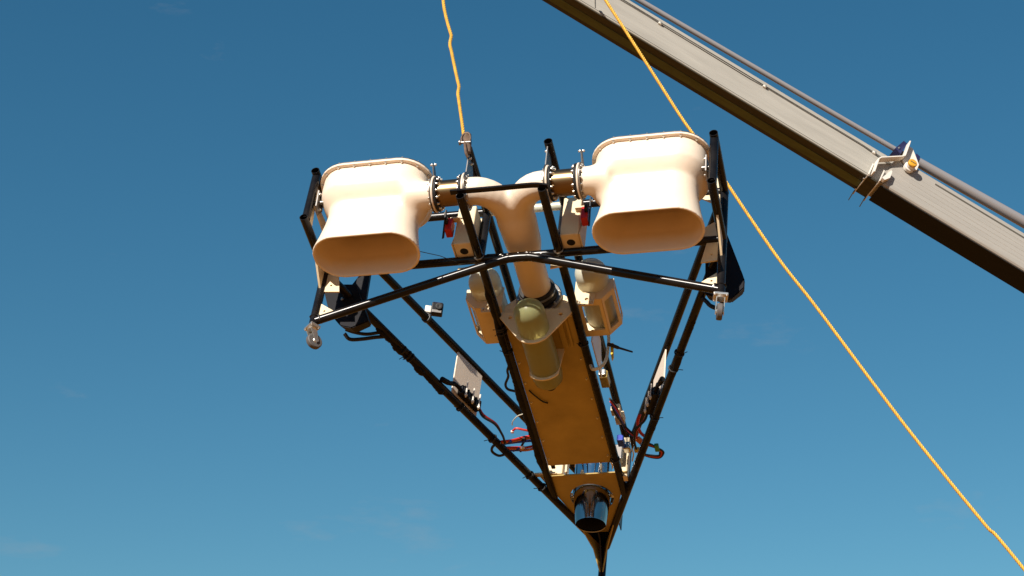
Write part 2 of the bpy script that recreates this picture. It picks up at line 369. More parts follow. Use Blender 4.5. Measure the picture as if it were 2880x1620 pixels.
for sx in (-1, 1):
    t = obj('thruster', me_t, None, RIG); t.scale = (sx, 1, 1)
    f = lambda u, v, w: (TX + u, TY + v, -.052 + w)
    fl = obj('inlet_flange', prism(stadium_pts(.290, .198, .152), f, .012), 'cream', t)
    f2 = lambda u, v, w: (TX + u, TY + v, -.040 + w)
    obj('inlet_cover', prism(stadium_pts(.286, .194, .150), f2, .010), 'dull_steel', t)
    sp = stadium_pts(.281, .189, .148, 12); L = [0]
    for i in range(len(sp)): L.append(L[-1] + math.dist(sp[i], sp[(i+1) % len(sp)]))
    NB = 20
    for k in range(NB):
        s_ = (k + .5) / NB * L[-1]; i = max(j for j in range(len(sp)) if L[j] <= s_); w_ = (s_ - L[i]) / max(1e-9, L[i+1]-L[i])
        q0, q1 = sp[i], sp[(i+1) % len(sp)]; x_, y_ = q0[0]+(q1[0]-q0[0])*w_, q0[1]+(q1[1]-q0[1])*w_
        bolt((TX + x_, TY + y_, -.058), (0, 0, -1), t, BOLT_S); bolt((TX + x_, TY + y_, -.035), (0, 0, 1), t, BOLT_S)
    # pivot lug on the outer side, bolted to the side frame
    obj('pivot_lug', prism([(.02, -.13), (.10, -.11), (.11, -.19), (.07, -.26), (.03, -.23)], YZ(W - .035), .006), 'dull_steel', t)
    for yy, zz in ((.035, -.145), (.09, -.13), (.07, -.22)): bolt((W - .038, yy, zz), (-1, 0, 0), t)
    T('pivot_pin', (sx*(W + .0), .06, -.18), (sx*.94, .06, -.18), m='dull_steel', rr=.012)

# ---------------------------------------------------------------- couplings between thrusters and splitter
CY, CZ = .045, -.21
for sx in (-1, 1):
    cp = tube('coupling', [(sx*.222, CY, CZ), (sx*.345, CY, CZ)], .0655, 'bronze', RIG, n=36)
    for x0, x1, rr, m_ in ((.338, .352, .088, 'black_rubber'), (.354, .364, .090, 'cream'), (.366, .372, .092, 'dull_steel'), (.214, .228, .086, 'black_rubber'), (.202, .212, .092, 'cream'), (.194, .200, .096, 'dull_steel')):
        obj('flange', lathe([(.05, sx*x0), (rr - .003, sx*x0), (rr, sx*(x0*.7 + x1*.3)), (rr, sx*(x0*.3 + x1*.7)), (rr - .003, sx*x1), (.05, sx*x1)], (0, CY, CZ), (1, 0, 0), 40), m_, cp, True, 30)
    for k in range(14):
        t = 2*math.pi*(k + .3)/14; yy, zz = CY + .0775*math.cos(t), CZ + .0775*math.sin(t)
        bolt((sx*.338, yy, zz), (-sx, 0, 0), cp); bolt((sx*.228, yy, zz), (sx, 0, 0), cp)
        bolt((sx*.372, yy, zz), (sx, 0, 0), cp, BOLT_S); bolt((sx*.194, yy, zz), (-sx, 0, 0), cp, BOLT_S)
    # clamp ear with two bolts on its tip
    obj('clamp_ear', prism([(.0, -.14), (.055, -.115), (-.020, -.070), (-.045, -.085)], YZ(sx*.369), .005), 'dull_steel', cp)
    for s2 in (-1, 1): bolt((sx*.369 + s2*.006, -.030, -.078), (s2, 0, 0), cp)
    # inner mounting plate up to the upper tube
    obj('mounting_plate', prism([(-.035, -.025), (.045, -.02), (.115, -.14), (.05, -.13), (-.03, -.15)], YZ(sx*.197), .005), 'dull_steel', cp)
    for yy, zz in ((-.02, -.045), (.02, -.04)): bolt((sx*.194, yy, zz), (-sx, 0, 0), cp)

# ---------------------------------------------------------------- splitter duct
def polyd(X, Y, P):
    best = None
    for (x0, y0), (x1, y1) in zip(P[:-1], P[1:]):
        dx, dy = x1-x0, y1-y0; t = np.clip(((X-x0)*dx + (Y-y0)*dy)/(dx*dx+dy*dy), 0, 1)
        d = np.hypot(X-x0-t*dx, Y-y0-t*dy); best = d if best is None else np.minimum(best, d)
    return best
ell = [(.25, CY), (.17, CY + .002)] + [(.17 - .145*math.sin(t), CY + .002 + .20*(1-math.cos(t))) for t in np.linspace(.15, math.pi/2, 9)] + [(.012, .40)]
def duct(X, Y, Z):
    dz = Z - CZ
    a = np.hypot(polyd(X, Y, ell), dz) - .069; b = np.hypot(polyd(-X, Y, ell), dz) - .069
    s = np.hypot(polyd(X, Y, [(0, .28), (0, .80)]), dz) - .076
    d = smin(smin(a, b, .035), s, .05)
    return np.maximum(d, np.maximum(np.abs(X) - .205, Y - .79))
vf = surface_nets(duct, (-.23, -.06, -.32), (.23, .82, -.10), .0075)
obj('splitter_duct', vf, 'cream', RIG, True)
hc = obj('hose_collar', lathe([(.074, .735), (.090, .737), (.093, .745), (.091, .775), (.096, .782), (.096, .80), (.074, .80)], (0, 0, CZ), (0, 1, 0), 36), 'black_rubber', RIG, True, 30)
obj('clamp_band', lathe([(.0935, .749), (.0955, .750), (.0955, .762), (.0935, .763)], (0, 0, CZ), (0, 1, 0), 36), 'dull_steel', hc, True, 30)
obj('collar_ring', lathe([(.074, .80), (.112, .80), (.118, .806), (.118, .812), (.112, .818), (.074, .818)], (0, 0, CZ), (0, 1, 0), 40), 'dull_steel', hc, True, 30)
for k in range(8):
    t = 2*math.pi*k/8 + .2; bolt((.107*math.cos(t), .80, CZ + .107*math.sin(t)), (0, -1, 0), hc)
# wire loop round the stem
tube('cable', spline([(-.16, .36, -.335), (-.06, .40, -.30), (.0, .43, -.295), (.06, .41, -.30), (.13, .37, -.335)], 6), .004, 'black_rubber', RIG, n=8)

# ---------------------------------------------------------------- bulkhead, tongues, floor panel
def tongue(yy, zt, hw, zb, rb):
    pts = [(-hw, zt), (hw, zt), (hw, zt - .02)]
    for k in range(13):
        t = rad(-38 - 104*k/12); pts.append((rb*math.cos(t), zb + rb + rb*math.sin(t)))
    pts.append((-hw, zt - .02)); return pts
BZ, BR = -.45, .079
bk_ = obj('bulkhead', prism([(-.178, -.235), (-.125, -.19), (.125, -.19), (.178, -.235), (.178, -D), (-.178, -D)], XZ(.83), .008), CP, RIG)
tg = obj('tank_bracket', prism(tongue(.80, -D + .012, .192, BZ - .098, .098), XZ(.79), .009, holes=[circ(-.13, -.362, .011, 10), circ(.13, -.362, .011, 10)]), CP, RIG)
tg2 = obj('tank_bracket', prism(tongue(1.07, -D + .012, .092, BZ - .094, .094), XZ(1.07), .009), CP, RIG)
obj('shelf', prism([(-.182, .795), (.182, .795), (.182, .835), (-.182, .835)], XY(-D + .026), .008), CP, RIG)
fp = obj('floor_panel', prism([(-.178, .84), (.178, .84), (.178, 1.985), (-.178, 1.985)], XY(-D + .006), .006), 'floor_tan', RIG)
obj('panel_lip', prism([(-.17, -D + .002), (.17, -D + .002), (.17, -D + .03), (-.17, -D + .03)], XZ(1.983), .008), 'floor_tan', fp)
for x_, w_ in ((-.125, .03), (-.075, .018), (.105, .03), (.14, .014)): box('rib', (x_, .945, -D - .004), (w_, .20, .014), 'floor_tan', fp, .003)
for sx in (-1, 1):
    for yy in np.linspace(1.15, 1.93, 6): bolt((sx*.163, yy, -D + .003), (0, 0, -1), fp, BOLT_S)
for xx, y0, y1 in ((-.155, 1.99, 2.02), (-.045, 1.987, 2.01)): box('panel_tab', (xx, (y0+y1)/2, -D + .01), (.022, y1-y0, .012), 'black_tape', fp, .002)
tube('loose_wire', spline([(-.155, 1.36, -D - .004), (-.13, 1.40, -D - .008), (-.10, 1.45, -D - .006), (-.075, 1.47, -D - .003)], 5), .004, 'black_rubber', RIG, n=8)

# ---------------------------------------------------------------- fuel bottles (lifted out of their brackets)
def bottle(ax, az, y0, y1, rb, label, m='milky_bottle'):
    B = empty('fuel_bottle'); B.matrix_world = RIG.matrix_world @ Matrix.Translation((ax, y0, az))
    L_ = y1 - y0; prof = [(.0, 0)] + [(rb*math.sin(t), rb*.92*(1-math.cos(t))) for t in np.linspace(.12, math.pi/2, 10)]
    prof += [(rb, L_*.45), (rb*.985, L_*.47), (rb*.985, L_*.50), (rb, L_*.52), (rb, L_ - .09), (rb*.93, L_ - .055), (rb*.6, L_ - .022), (.022, L_ - .012), (.022, L_), (0, L_)]
    obj('bottle_shell', lathe(prof, (0, 0, 0), (0, 1, 0), 40), m, B, True, 50)
    lp = [(0, L_*.30), (rb*.955, L_*.30), (rb*.955, L_ - .092), (rb*.88, L_ - .058), (rb*.5, L_ - .028), (0, L_ - .028)]
    obj('fuel', lathe(lp, (0, 0, 0), (0, 1, 0), 32), 'fuel', B, True, 40)
    obj('cap', lathe([(0, L_ + .012), (.022, L_ + .012), (.026, L_ + .008), (.026, L_ - .012), (.02, L_ - .012)], (0, 0, 0), (0, 1, 0), 20), 'black_rubber', B, True, 30)
    tag(B, label, 'bottle'); return B
bottle(0, BZ, .60, 1.22, BR, 'translucent olive fuel bottle slung under the tan floor panel in two hoop brackets', 'bottle')
bottle(-.278, -.14, .66, 1.12, .083, 'milky fuel bottle in the cream cradle beside the rail with the rope shackle')
bottle(.278, -.14, .66, 1.12, .083, 'yellowish fuel bottle in the tan cradle next to the black antenna')
# cradles: plates with windows round the side bottles
for sx in (-1, 1):
    K = empty('tank_cradle', (0, 0, 0)); K.parent = RIG
    q = lambda pts: [(sx*a, b) for a, b in pts]
    oct_ = [(.188, -.128), (.385, -.128), (.385, -.19), (.325, -.265), (.188, -.265)]
    obj('end_plate', prism(q(oct_), XZ(.80), .010), CP, K); obj('end_plate', prism(q(oct_), XZ(1.06), .010), CP, K)
    # outer side plate with window, chamfer plate with window, bottom strip
    win = [(.835, -.142), (1.03, -.142), (1.03, -.178), (.835, -.178)]
    obj('side_plate', prism([(.807, -.130), (1.053, -.130), (1.053, -.190), (.807, -.190)], YZ(sx*.383), .006, [win]), CP, K)
    a0, a1 = V(sx*.385, 0, -.19), V(sx*.325, 0, -.265); dd = (a1 - a0); ln = dd.length; dd.normalize(); nn = Vector((0, 1, 0)).cross(dd)
    f = lambda u, v, w: a0 + V(0, u, 0) + dd*v + nn*w
    obj('chamfer_plate', prism([(.797, .002), (1.063, .002), (1.063, ln - .002), (.797, ln - .002)], f, .006, [[(.83, .018), (1.03, .018), (1.03, ln - .016), (.83, ln - .016)]]), CP, K)
    obj('bottom_plate', prism([(sx*.19, .797), (sx*.325, .797), (sx*.325, 1.063), (sx*.19, 1.063)], XY(-.264), .006, [[(sx*.22, .84), (sx*.31, .84), (sx*.31, 1.02), (sx*.22, 1.02)]] if sx > 0 else []), CP, K)
    obj('mounting_tab', prism(q([(.21, -D + .03), (.29, -D + .03), (.30, -.23), (.22, -.22)]), XZ(.79), .008, [circ(sx*.255, -.27, .010, 10)]), CP, K)
    for k in range(2): bolt((sx*(.22 + .06*k), .785, -D + .05), (0, -1, 0), K, BOLT_S)
# little tabs that stand on the lower cross tube
for x_ in (-.27, .20): 
    tb = obj('mounting_tab', prism([(x_ - .045, -D - .02), (x_ + .04, -D - .02), (x_ + .04, -D - .06), (x_ - .045, -D - .075)], XZ(yS + .03), .008), CP, RIG); bolt((x_, yS + .02, -D - .035), (0, -1, 0), tb, BOLT_S)

# ---------------------------------------------------------------- servo brackets
for sx in (-1, 1):
    SB = empty('servo_bracket'); SB.parent = RIG
    q = lambda pts: [(sx*a, b) for a, b in pts]
    obj('back_plate', prism(q([(.19, -.03), (.29, -.03), (.312, -.09), (.312, -D + .02), (.205, -D + .02)]), XZ(.401), .010), CP, SB)
    obj('box', boxm(Vector((sx*.268, .335, -.196)), (.092, .12, .266), .006), CP, SB)
    obj('hole_shade_disc', lathe([(0, -.0008), (.020, -.0008), (.021, .0)], (sx*.268, .33, -.3292), (0, 0, 1), 20), 'soot_and_hole_shade', SB)  # dark disc on the closed box, painted shade of a hole
    obj('side_plate', prism([(.275, -.33), (.395, -.33), (.395, -.10), (.35, -.10)], YZ(sx*.319), .006), CP, SB)
    sv = obj('servo', boxm(Vector((sx*.342, .27, -.215)), (.034, .055, .085), .004), 'red_plastic', SB)
    obj('servo_arm', prism([(.235, -.12), (.25, -.105), (.275, -.28), (.26, -.30)], YZ(sx*.366), .006), 'black_case', sv)
    obj('servo_gear', lathe([(0, 0), (.020, 0), (.022, .006), (.020, .014), (0, .014)], (sx*.345, .235, -.20), (sx, 0, 0), 14), 'black_case', sv, True, 30)
    bolt((sx*.366, .25, -.13), (sx, 0, 0), sv); 
    obj('servo_tab', boxm(Vector((sx*.315, .262, -.168)), (.05, .03, .012), .002), CP, SB)
# flat bar across the lower center tubes
fb = spline([(-.25, -.052, -D + .026), (.0, -.052, -D + .024), (.15, -.052, -D + .024), (.21, -.052, -D + .012), (.23, -.052, -D + .005)], 5)
bm = bmesh.new(); prev = None
for p in fb:
    ring = [bm.verts.new(p + V(0, a, b)) for a, b in ((-.012, -.006), (.014, -.006), (.014, .005), (-.012, .005))]
    if prev:
        for k in range(4): bm.faces.new((prev[k], prev[(k+1) % 4], ring[(k+1) % 4], ring[k]))
    else: bm.faces.new(ring)
    prev = ring
bm.faces.new(prev); obj('flat_bar', bm, 'black_tube', RIG)

# ---------------------------------------------------------------- engine at the nose
ed = V(0, .14, -.99).normalized(); eb = V(.010, 2.287, -.302)
obj('engine_plate', prism([(-.245, 2.085), (.245, 2.085), (.06, 2.60), (-.06, 2.60)], XY(-D + .012), .008, [circ(.010, 2.29, .122, 28)]), 'floor_tan', RIG)
obj('mounting_rim', prism([(-.32, .0), (-.15, .0), (-.15, .012), (-.32, .012)], lambda u, v, w: (u, 2.085 + w, -D + .017 + v), .024), CP, RIG)
EN = obj('engine', lathe([(0, -.36), (.06, -.36), (.078, -.35), (.098, -.30), (.104, -.28), (.104, -.20), (.110, -.195), (.110, -.18), (.104, -.175), (.104, -.06), (.112, -.05), (.112, -.035), (.104, -.03), (.100, 0), (.098, .012), (0, .012)], eb, ed, 44), 'chrome', RIG, True, 30)
obj('nozzle', lathe([(.098, .004), (.106, .008), (.106, .02), (.103, .04), (.085, .195), (.0835, .202), (.081, .198), (.080, .12), (.086, .02)], eb, ed, 44), 'dark_chrome', EN, True, 30)
obj('exhaust_bore', lathe([(.0805, .19), (.0795, .12), (.078, .05), (.0, .045)], eb, ed, 36), 'soot_and_hole_shade', EN, True, 40)
obj('seal_ring', lathe([(.102, -.012), (.108, -.010), (.109, .0), (.106, .012), (.102, .014)], eb, ed, 44), 'black_rubber', EN, True, 30)
ex = V(1, 0, 0); ey = ed.cross(ex).normalized()
for s in (-1, 1):
    arc = [eb + ex*(s*(.118 + .018*math.sin(math.pi*t))) + ey*(.07 - .13*t)*-1 + ed*.004 for t in np.linspace(0, 1, 9)]
    tube('strap', arc, .007, 'black_rubber', EN, n=8)
    lug = obj('mounting_lug', boxm(eb + ex*(s*.112) - ey*.02, (.03, .03, .03), .004), 'chrome', EN); bolt(eb + ex*(s*.118) + ed*.012, ed, EN)
for k in range(10):
    t = 2*math.pi*k/10; bolt(eb - ed*.042 + (ex*math.cos(t) + ey*math.sin(t))*.110, (ex*math.cos(t) + ey*math.sin(t)), EN, BOLT_S)
# cream blocks either side of the engine
box('mounting_block', (-.165, 2.12, -.235), (.085, .06, .15), 'cream_plate', RIG, .006)
box('mounting_block', (-.10, 2.10, -.25), (.012, .05, .13), 'cream_plate', RIG, .003)
box('mounting_block', (.222, 2.12, -.25), (.042, .045, .20), 'cream_plate', RIG, .005)
box('mounting_block', (.222, 2.09, -.115), (.05, .05, .035), 'cream_plate', RIG, .005)
box('bracket', (.195, 2.06, -.22), (.045, .05, .10), 'dull_steel', RIG, .004)

# ---------------------------------------------------------------- plates and electronics on the diagonals
def diag(sx, y): return sx*(1 - (y - .385)/2.345)
def dplate(sx, y0, y1, zt, zb, cut=0.0):
    P0, P1 = V(diag(sx, y0), y0, 0), V(diag(sx, y1), y1, 0); d = (P1 - P0); ln = d.length; d.normalize(); n = d.cross(V(0, 0, 1))
    return P0, d, n, ln
for sx, y0, y1 in ((-1, 1.365, 1.57), (1, 1.46, 1.70)):
    P0, d, n, ln = dplate(sx, y0, y1, 0, 0)
    f = lambda u, v, w: P0 + d*u + V(0, 0, v) + n*w
    pl = obj('controller_plate', prism([(0, -.022), (ln, -.022), (ln, -D + .02), (0, -D + .02)], f, .007), 'cream', RIG)
    s_ = -1 if n.y > 0 else 1
    R3 = Matrix((d, n, V(0, 0, 1))).transposed()
    esc = obj('speed_controller', boxm(P0 + d*(ln*.55) + V(0, 0, -D + .065) + n*(s_*.024), (.17, .036, .06), .006, R3), 'black_case', RIG)
    for k in range(5): obj('fin', boxm(P0 + d*(ln*.55 - .07 + .035*k) + V(0, 0, -D + .065) + n*(s_*.045), (.010, .008, .054), .002, R3), 'black_case', esc)
    for k in (-.06, .0, .055):
        a = P0 + d*(ln*.55 + k) + n*(s_*.05)
        tube('zip_tie', [a + V(0, 0, -D + .125), a + V(0, 0, -D + .02)], .0045, 'white_wire', esc, n=6)
        obj('zip_tie_head', boxm(a + V(0, 0, -D + .035), (.014, .012, .014), .002), 'white_wire', esc)
    e0 = P0 + d*(ln*.55 + .085) + V(0, 0, -D + .06) + n*(s_*.03)
    out = V(-sx*.02, 0, 0)
    tube('red_lead', spline([e0, e0 + d*.05 + V(0, -.01, -.02), e0 + d*.11 + V(sx*-.03, 0, -.03), e0 + d*.17 + V(sx*-.02, .02, -.035)], 6), .006, 'red_wire', RIG, n=8)
    tube('black_lead', spline([e0 + V(0, 0, -.01), e0 + d*.05 + V(0, -.02, -.04), e0 + d*.10 + V(-sx*.035, -.01, -.05), e0 + d*.17 + V(-sx*.03, .01, -.055), e0 + d*.25 + V(0, 0, -.06)], 6), .0065, 'black_rubber', RIG, n=8)
    i0 = P0 + d*(ln*.55 - .085) + V(0, 0, -D + .06) + n*(s_*.03)
    tube('black_lead', spline([i0, i0 - d*.05 + V(0, 0, .0), i0 - d*.10 + V(0, 0, -.03), i0 - d*.16 + V(0, 0, -.05)], 6), [.011]*7 + [.013]*6 + [.015]*6, 'black_tape', RIG, n=10)

# lumpy cable bundles taped along tubes
def bundle(p0, p1, off, r0, amp, seed, n=60):
    rnd = random.Random(seed); P0, P1 = Vector(p0), Vector(p1); o = Vector(off); pts = []; rs = []
    a = rnd.random()*9
    for k in range(n+1):
        t = k/n; w_ = math.sin(7*t*3 + a)*.5 + math.sin(17*t*2.3 + a*2)*.3 + rnd.uniform(-.3, .3)
        pts.append(P0.lerp(P1, t) + o*(1 + .18*w_)); rs.append(max(.004, r0*(1 + amp*w_)*min(1, .4 + 12*t, .4 + 12*(1-t))))
    return tube('cable_bundle', pts, rs, 'black_tape', RIG, n=10, auto=None)
def dz(sx, y, z=-D): return (diag(sx, y), y, z)
bundle(dz(-1, .80), dz(-1, 1.34), (-.012, -.006, -.016), .016, .30, 1)
bundle(dz(-1, 1.30), dz(-1, 2.35), (.0, -.004, -.010), .013, .25, 2, 90)
bundle(dz(1, .85), dz(1, 2.3), (.010, -.004, -.012), .014, .28, 3, 110)
bundle((-c, .55, -D), (-c, 2.05, -D), (-.010, 0, -.012), .0165, .22, 4, 110)
bundle((c, .50, -D), (c, 2.05, -D), (.006, 0, -.014), .0165, .22, 5, 110)
bundle(dz(1, .6, 0), dz(1, 1.9, 0), (.006, -.004, -.010), .011, .25, 6, 90)
# cut tails of zip ties along the bundles
rnd = random.Random(11)
for k in range(16):
    which = rnd.random()
    if which < .35: x_, y_, z_ = dz(-1, rnd.uniform(.9, 2.2)); sgn = -1
    elif which < .55: x_, y_, z_ = dz(1, rnd.uniform(.9, 2.2)); sgn = 1
    elif which < .78: x_, y_, z_ = -c, rnd.uniform(.6, 2.0), -D; sgn = rnd.choice((-1, 1))
    else: x_, y_, z_ = c, rnd.uniform(.6, 2.0), -D; sgn = rnd.choice((-1, 1))
    p = V(x_ + sgn*.018, y_, z_ - .016); q_ = p + V(sgn*rnd.uniform(.012, .03), rnd.uniform(-.015, .015), rnd.uniform(-.015, .01))
    tube('zip_tie', [p, q_], .0022, 'black_rubber', RIG, n=5)
    weld((x_, y_, z_ - .010), (0, 1, 0) if abs(abs(x_) - c) < 1e-6 else (-sgn, 2.345, 0), .0235, m='black_rubber')

# looms and loose wires
def wire(pts, rr, m, name='wire'): return tube(name, spline(pts, 7), rr, m, RIG, n=8)
# loop under the pods into the diagonal
wire([(-1.01, .80, -.37), (-.985, .83, -.385), (-.92, .845, -.375), (-.86, .845, -.37), (-.81, .86, -.355)], .010, 'black_rubber')
wire([(-1.00, .78, -.36), (-.96, .80, -.365), (-.90, .825, -.362), (-.83, .83, -.352)], .009, 'black_rubber')
wire([(.97, .62, -.53), (.95, .68, -.51), (.90, .72, -.45), (.875, .74, -.40), (.845, .755, -.35)], .011, 'black_rubber')
# left of the center tubes
wire([(-.225, 1.20, -.27), (-.262, 1.28, -.26), (-.272, 1.34, -.25), (-.30, 1.40, -.25), (-.295, 1.44, -.25), (-.25, 1.455, -.26), (-.22, 1.47, -.29)], .007, 'black_rubber')
wire([(-.22, 1.18, -.27), (-.245, 1.25, -.25), (-.25, 1.31, -.24), (-.21, 1.36, -.27)], .005, 'black_rubber')
wire([(-.24, 1.64, -.25), (-.29, 1.66, -.25), (-.325, 1.70, -.25), (-.335, 1.73, -.25)], .003, 'clear_hose')
wire([(-.22, 1.80, -.25), (-.28, 1.775, -.25), (-.32, 1.765, -.245), (-.345, 1.782, -.25)], .006, 'red_wire')
box('plug', (-.345, 1.785, -.25), (.016, .014, .014), 'white_wire', RIG, .002)
for k, (m_, dz_, dy_) in enumerate((('orange_wire', 0, 0), ('blue_wire', -.008, .012), ('red_wire', .006, -.008))):
    wire([(-.215, 1.85 + dy_, -.25 + dz_), (-.28, 1.835 + dy_, -.262 + dz_), (-.34, 1.805 + dy_, -.30), (-.395, 1.77 + dy_, -.335)], .0068, m_)
for k, (m_, dz_, dy_) in enumerate((('red_wire', 0, 0), ('orange_wire', -.01, .010), ('blue_wire', .0, .022))):
    wire([(-.22, 1.905 + dy_, -.25 + dz_), (-.29, 1.900 + dy_, -.27 + dz_), (-.335, 1.86 + dy_, -.30), (-.385, 1.815 + dy_, -.335)], .0068, m_)
for k, (p, m_) in enumerate((((-.365, 1.795, -.315), 'blue_wire'), ((-.34, 1.875, -.30), 'blue_wire'), ((-.30, 1.83, -.272), 'black_rubber'), ((-.315, 1.885, -.285), 'white_wire'))):
    box('plug', p, (.045, .016, .016), m_, RIG, .003, Matrix.Rotation(-.3, 3, 'Z'))
wire([(-.225, 1.80, -.24), (-.27, 1.84, -.245), (-.31, 1.88, -.27), (-.325, 1.92, -.28)], .0065, 'black_rubber')
wire([(-.395, 1.765, -.345), (-.435, 1.765, -.36), (-.45, 1.80, -.368), (-.42, 1.84, -.368), (-.375, 1.845, -.35)], .0075, 'black_rubber')
# right of the center tubes
for k, (m_, o_) in enumerate((('black_rubber', 0), ('red_wire', .012), ('blue_wire', .024), ('black_rubber', .036))):
    wire([(.225, 1.60 + o_*2, -.22), (.245, 1.70 + o_, -.20 - o_), (.25, 1.78, -.20 - o_*.5), (.265, 1.86 + o_, -.20), (.31, 1.93 + o_, -.21), (.345, 1.95 + o_, -.23)], .0058, m_)
wire([(.352, 1.80, -.17), (.335, 1.84, -.19), (.34, 1.90, -.21), (.375, 1.93, -.23)], .009, 'red_wire')
for k, o_ in enumerate((0, .016, .03)):
    wire([(.352, 1.87, -.318), (.405, 1.905 - o_*.5, -.310), (.452 - o_*.5, 1.955, -.30), (.458 - o_*.6, 1.985 - o_*.3, -.30), (.43, 2.012 - o_*.6, -.305), (.385, 1.985 - o_*.5, -.318), (.347, 1.935, -.335)], .0058, ('black_rubber', 'red_wire', 'black_rubber')[k])
box('plug', (.432, 1.925, -.306), (.024, .05, .022), 'green_plug', RIG, .004)
box('plug', (.335, 1.955, -.23), (.03, .07, .02), 'orange_wire', RIG, .004, Matrix.Rotation(-.5, 3, 'Z'))
box('plug', (.30, 2.035, -.22), (.03, .03, .02), 'yellow_clip', RIG, .004)
wire([(.24, 2.0, -.2), (.262, 2.05, -.19), (.27, 2.09, -.2), (.255, 2.14, -.21)], .004, 'white_wire')
box('receiver', (.225, 1.95, -.22), (.035, .06, .04), 'blue_wire', RIG, .004); box('receiver', (.245, 2.02, -.21), (.045, .05, .05), 'steel', RIG, .01)
box('relay', (.232, 1.74, -.18), (.05, .05, .045), 'cream_plate', RIG, .004); box('relay', (.238, 1.83, -.16), (.05, .06, .05), 'cream_plate', RIG, .004)
obj('side_panel', prism([(1.17, -.02), (1.36, -.02), (1.46, -.20), (1.17, -.20)], YZ(.205), .006), 'cream', RIG)
box('filter', (.20, 1.555, -.12), (.045, .09, .05), 'floor_tan', RIG, .006); box('filter_cap', (.195, 1.50, -.12), (.04, .016, .04), 'zinc', RIG, .006)
# drain hose, clip and antenna at the right bottle
wire([(.278, 1.12, -.14), (.30, 1.14, -.20), (.305, 1.13, -.30), (.303, 1.12, -.38), (.28, 1.12, -.43), (.24, 1.12, -.445), (.22, 1.14, -.40)], .0085, 'clear_hose', 'drain_hose')
obj('hose_clip', prism([(.318, -.275), (.335, -.275), (.342, -.375), (.334, -.395), (.326, -.35)], XZ(1.12), .010), 'yellow_clip', RIG)
tube('antenna', [(.31, 1.10, -.295), (.332, 1.10, -.305), (.365, 1.10, -.325), (.372, 1.10, -.328), (.442, 1.10, -.362)], [.010, .010, .009, .006, .0045], 'black_rubber', RIG, n=10)
# thin line tied from the left thruster to the center
tube('thin_wire', [(-.44, .17, -.47), (-.36, .25, -.43), (-.30, .33, -.40)], .0018, 'black_rubber', RIG, n=5)

# ---------------------------------------------------------------- black pods behind the outer corners
def hull(name, A, B, y0, y1, m):
    bm = bmesh.new()
    for p in A: bm.verts.new((p[0], y0, p[1]))
    for p in B: bm.verts.new((p[0], y1, p[1]))
    bmesh.ops.convex_hull(bm, input=bm.verts[:]); bmesh.ops.dissolve_limit(bm, angle_limit=.02, verts=bm.verts[:], edges=bm.edges[:])
    bmesh.ops.bevel(bm, geom=bm.edges[:], offset=.006, segments=2, affect='EDGES'); return obj(name, bm, m, RIG)
hull('battery_pod', [(.885, -.14), (.99, -.11), (1.087, -.45), (1.085, -.50), (1.02, -.575), (.895, -.525)], [(.90, -.08), (.985, -.06), (1.07, -.40), (1.07, -.44), (1.01, -.50), (.90, -.47)], .56, .66, 'black_shell')
pod = hull('battery_pod', [(-1.085, -.24), (-1.03, -.40), (-.985, -.485), (-.935, -.55), (-.875, -.57), (-.79, -.53), (-.90, -.26)], [(-1.06, -.20), (-.98, -.45), (-.93, -.51), (-.87, -.53), (-.80, -.49), (-.91, -.22)], .56, .64, 'black_shell')
obj('pod_fin', prism([(-.965, -.24), (-.90, -.10), (-.862, -.08), (-.852, -.36), (-.88, -.40)], XZ(.63), .02), 'black_case', RIG)
bolt((-.955, .558, -.365), (0, -1, 0), pod)

# ---------------------------------------------------------------- small camera clamped on the upper left diagonal
AC = empty('action_camera'); AC.matrix_world = RIG.matrix_world @ Matrix.Translation((diag(-1, 1.10) + .0, 1.10, .02)) @ Matrix.Rotation(.3, 4, 'Z') @ Matrix.Rotation(.35, 4, 'X')
obj('housing', boxm(V(.05, .0, .035), (.062, .05, .066), .006), 'black_case', AC)
obj('lens', lathe([(0, 0), (.016, 0), (.018, -.004), (.018, -.012), (.012, -.013), (0, -.010)], (.058, -.025, .042), (0, 1, 0), 20), 'black_rubber', AC, True, 30)
obj('faceplate', boxm(V(.05, -.027, .015), (.05, .004, .016), .001), 'dull_steel', AC); obj('screen', boxm(V(.05, .0, .069), (.05, .04, .003), .001), 'blue_pad', AC)
obj('bracket', boxm(V(.002, .005, .03), (.034, .03, .04), .004), 'white_wire', AC)
obj('clamp', lathe([(.020, -.012), (.026, -.012), (.027, -.009), (.027, .009), (.026, .012), (.020, .012)], (0, 0, -.02), (-.39, -.92, 0), 24), 'black_case', AC, True, 30)
tag(AC, 'small black action camera clamped to a thin black diagonal tube', 'camera')

# ---------------------------------------------------------------- ropes
def unit(v): return v.normalized()
def laid_rope(name, pts, R_, pitch, m, label, step=7):
    """three-strand laid rope along a curve"""
    P = [Vector(p) for p in pts]; cum = [0]
    for i in range(1, len(P)): cum.append(cum[-1] + (P[i]-P[i-1]).length)
    ds = pitch/step; N = int(cum[-1]/ds); Q = []; j = 0
    for k in range(N+1):
        s = k*ds
        while j < len(cum)-2 and cum[j+1] < s: j += 1
        Q.append(P[j].lerp(P[j+1], (s-cum[j])/max(1e-9, cum[j+1]-cum[j])))
    root = empty(name, Q[0])
    for st in range(3):
        u = (Q[1]-Q[0]).orthogonal().normalized(); pts_ = []
        for k, q_ in enumerate(Q):
            t = (Q[min(k+1, N)] - Q[max(k-1, 0)]).normalized(); u = (u - t*u.dot(t)).normalized(); v = t.cross(u)
            a = 2*math.pi*(k/step + st/3); pts_.append(q_ + (u*math.cos(a) + v*math.sin(a))*R_*.52 - Q[0])
        tube('strand', pts_, R_*.54, m, root, n=6, auto=None)
    tag(root, label, 'rope'); return root

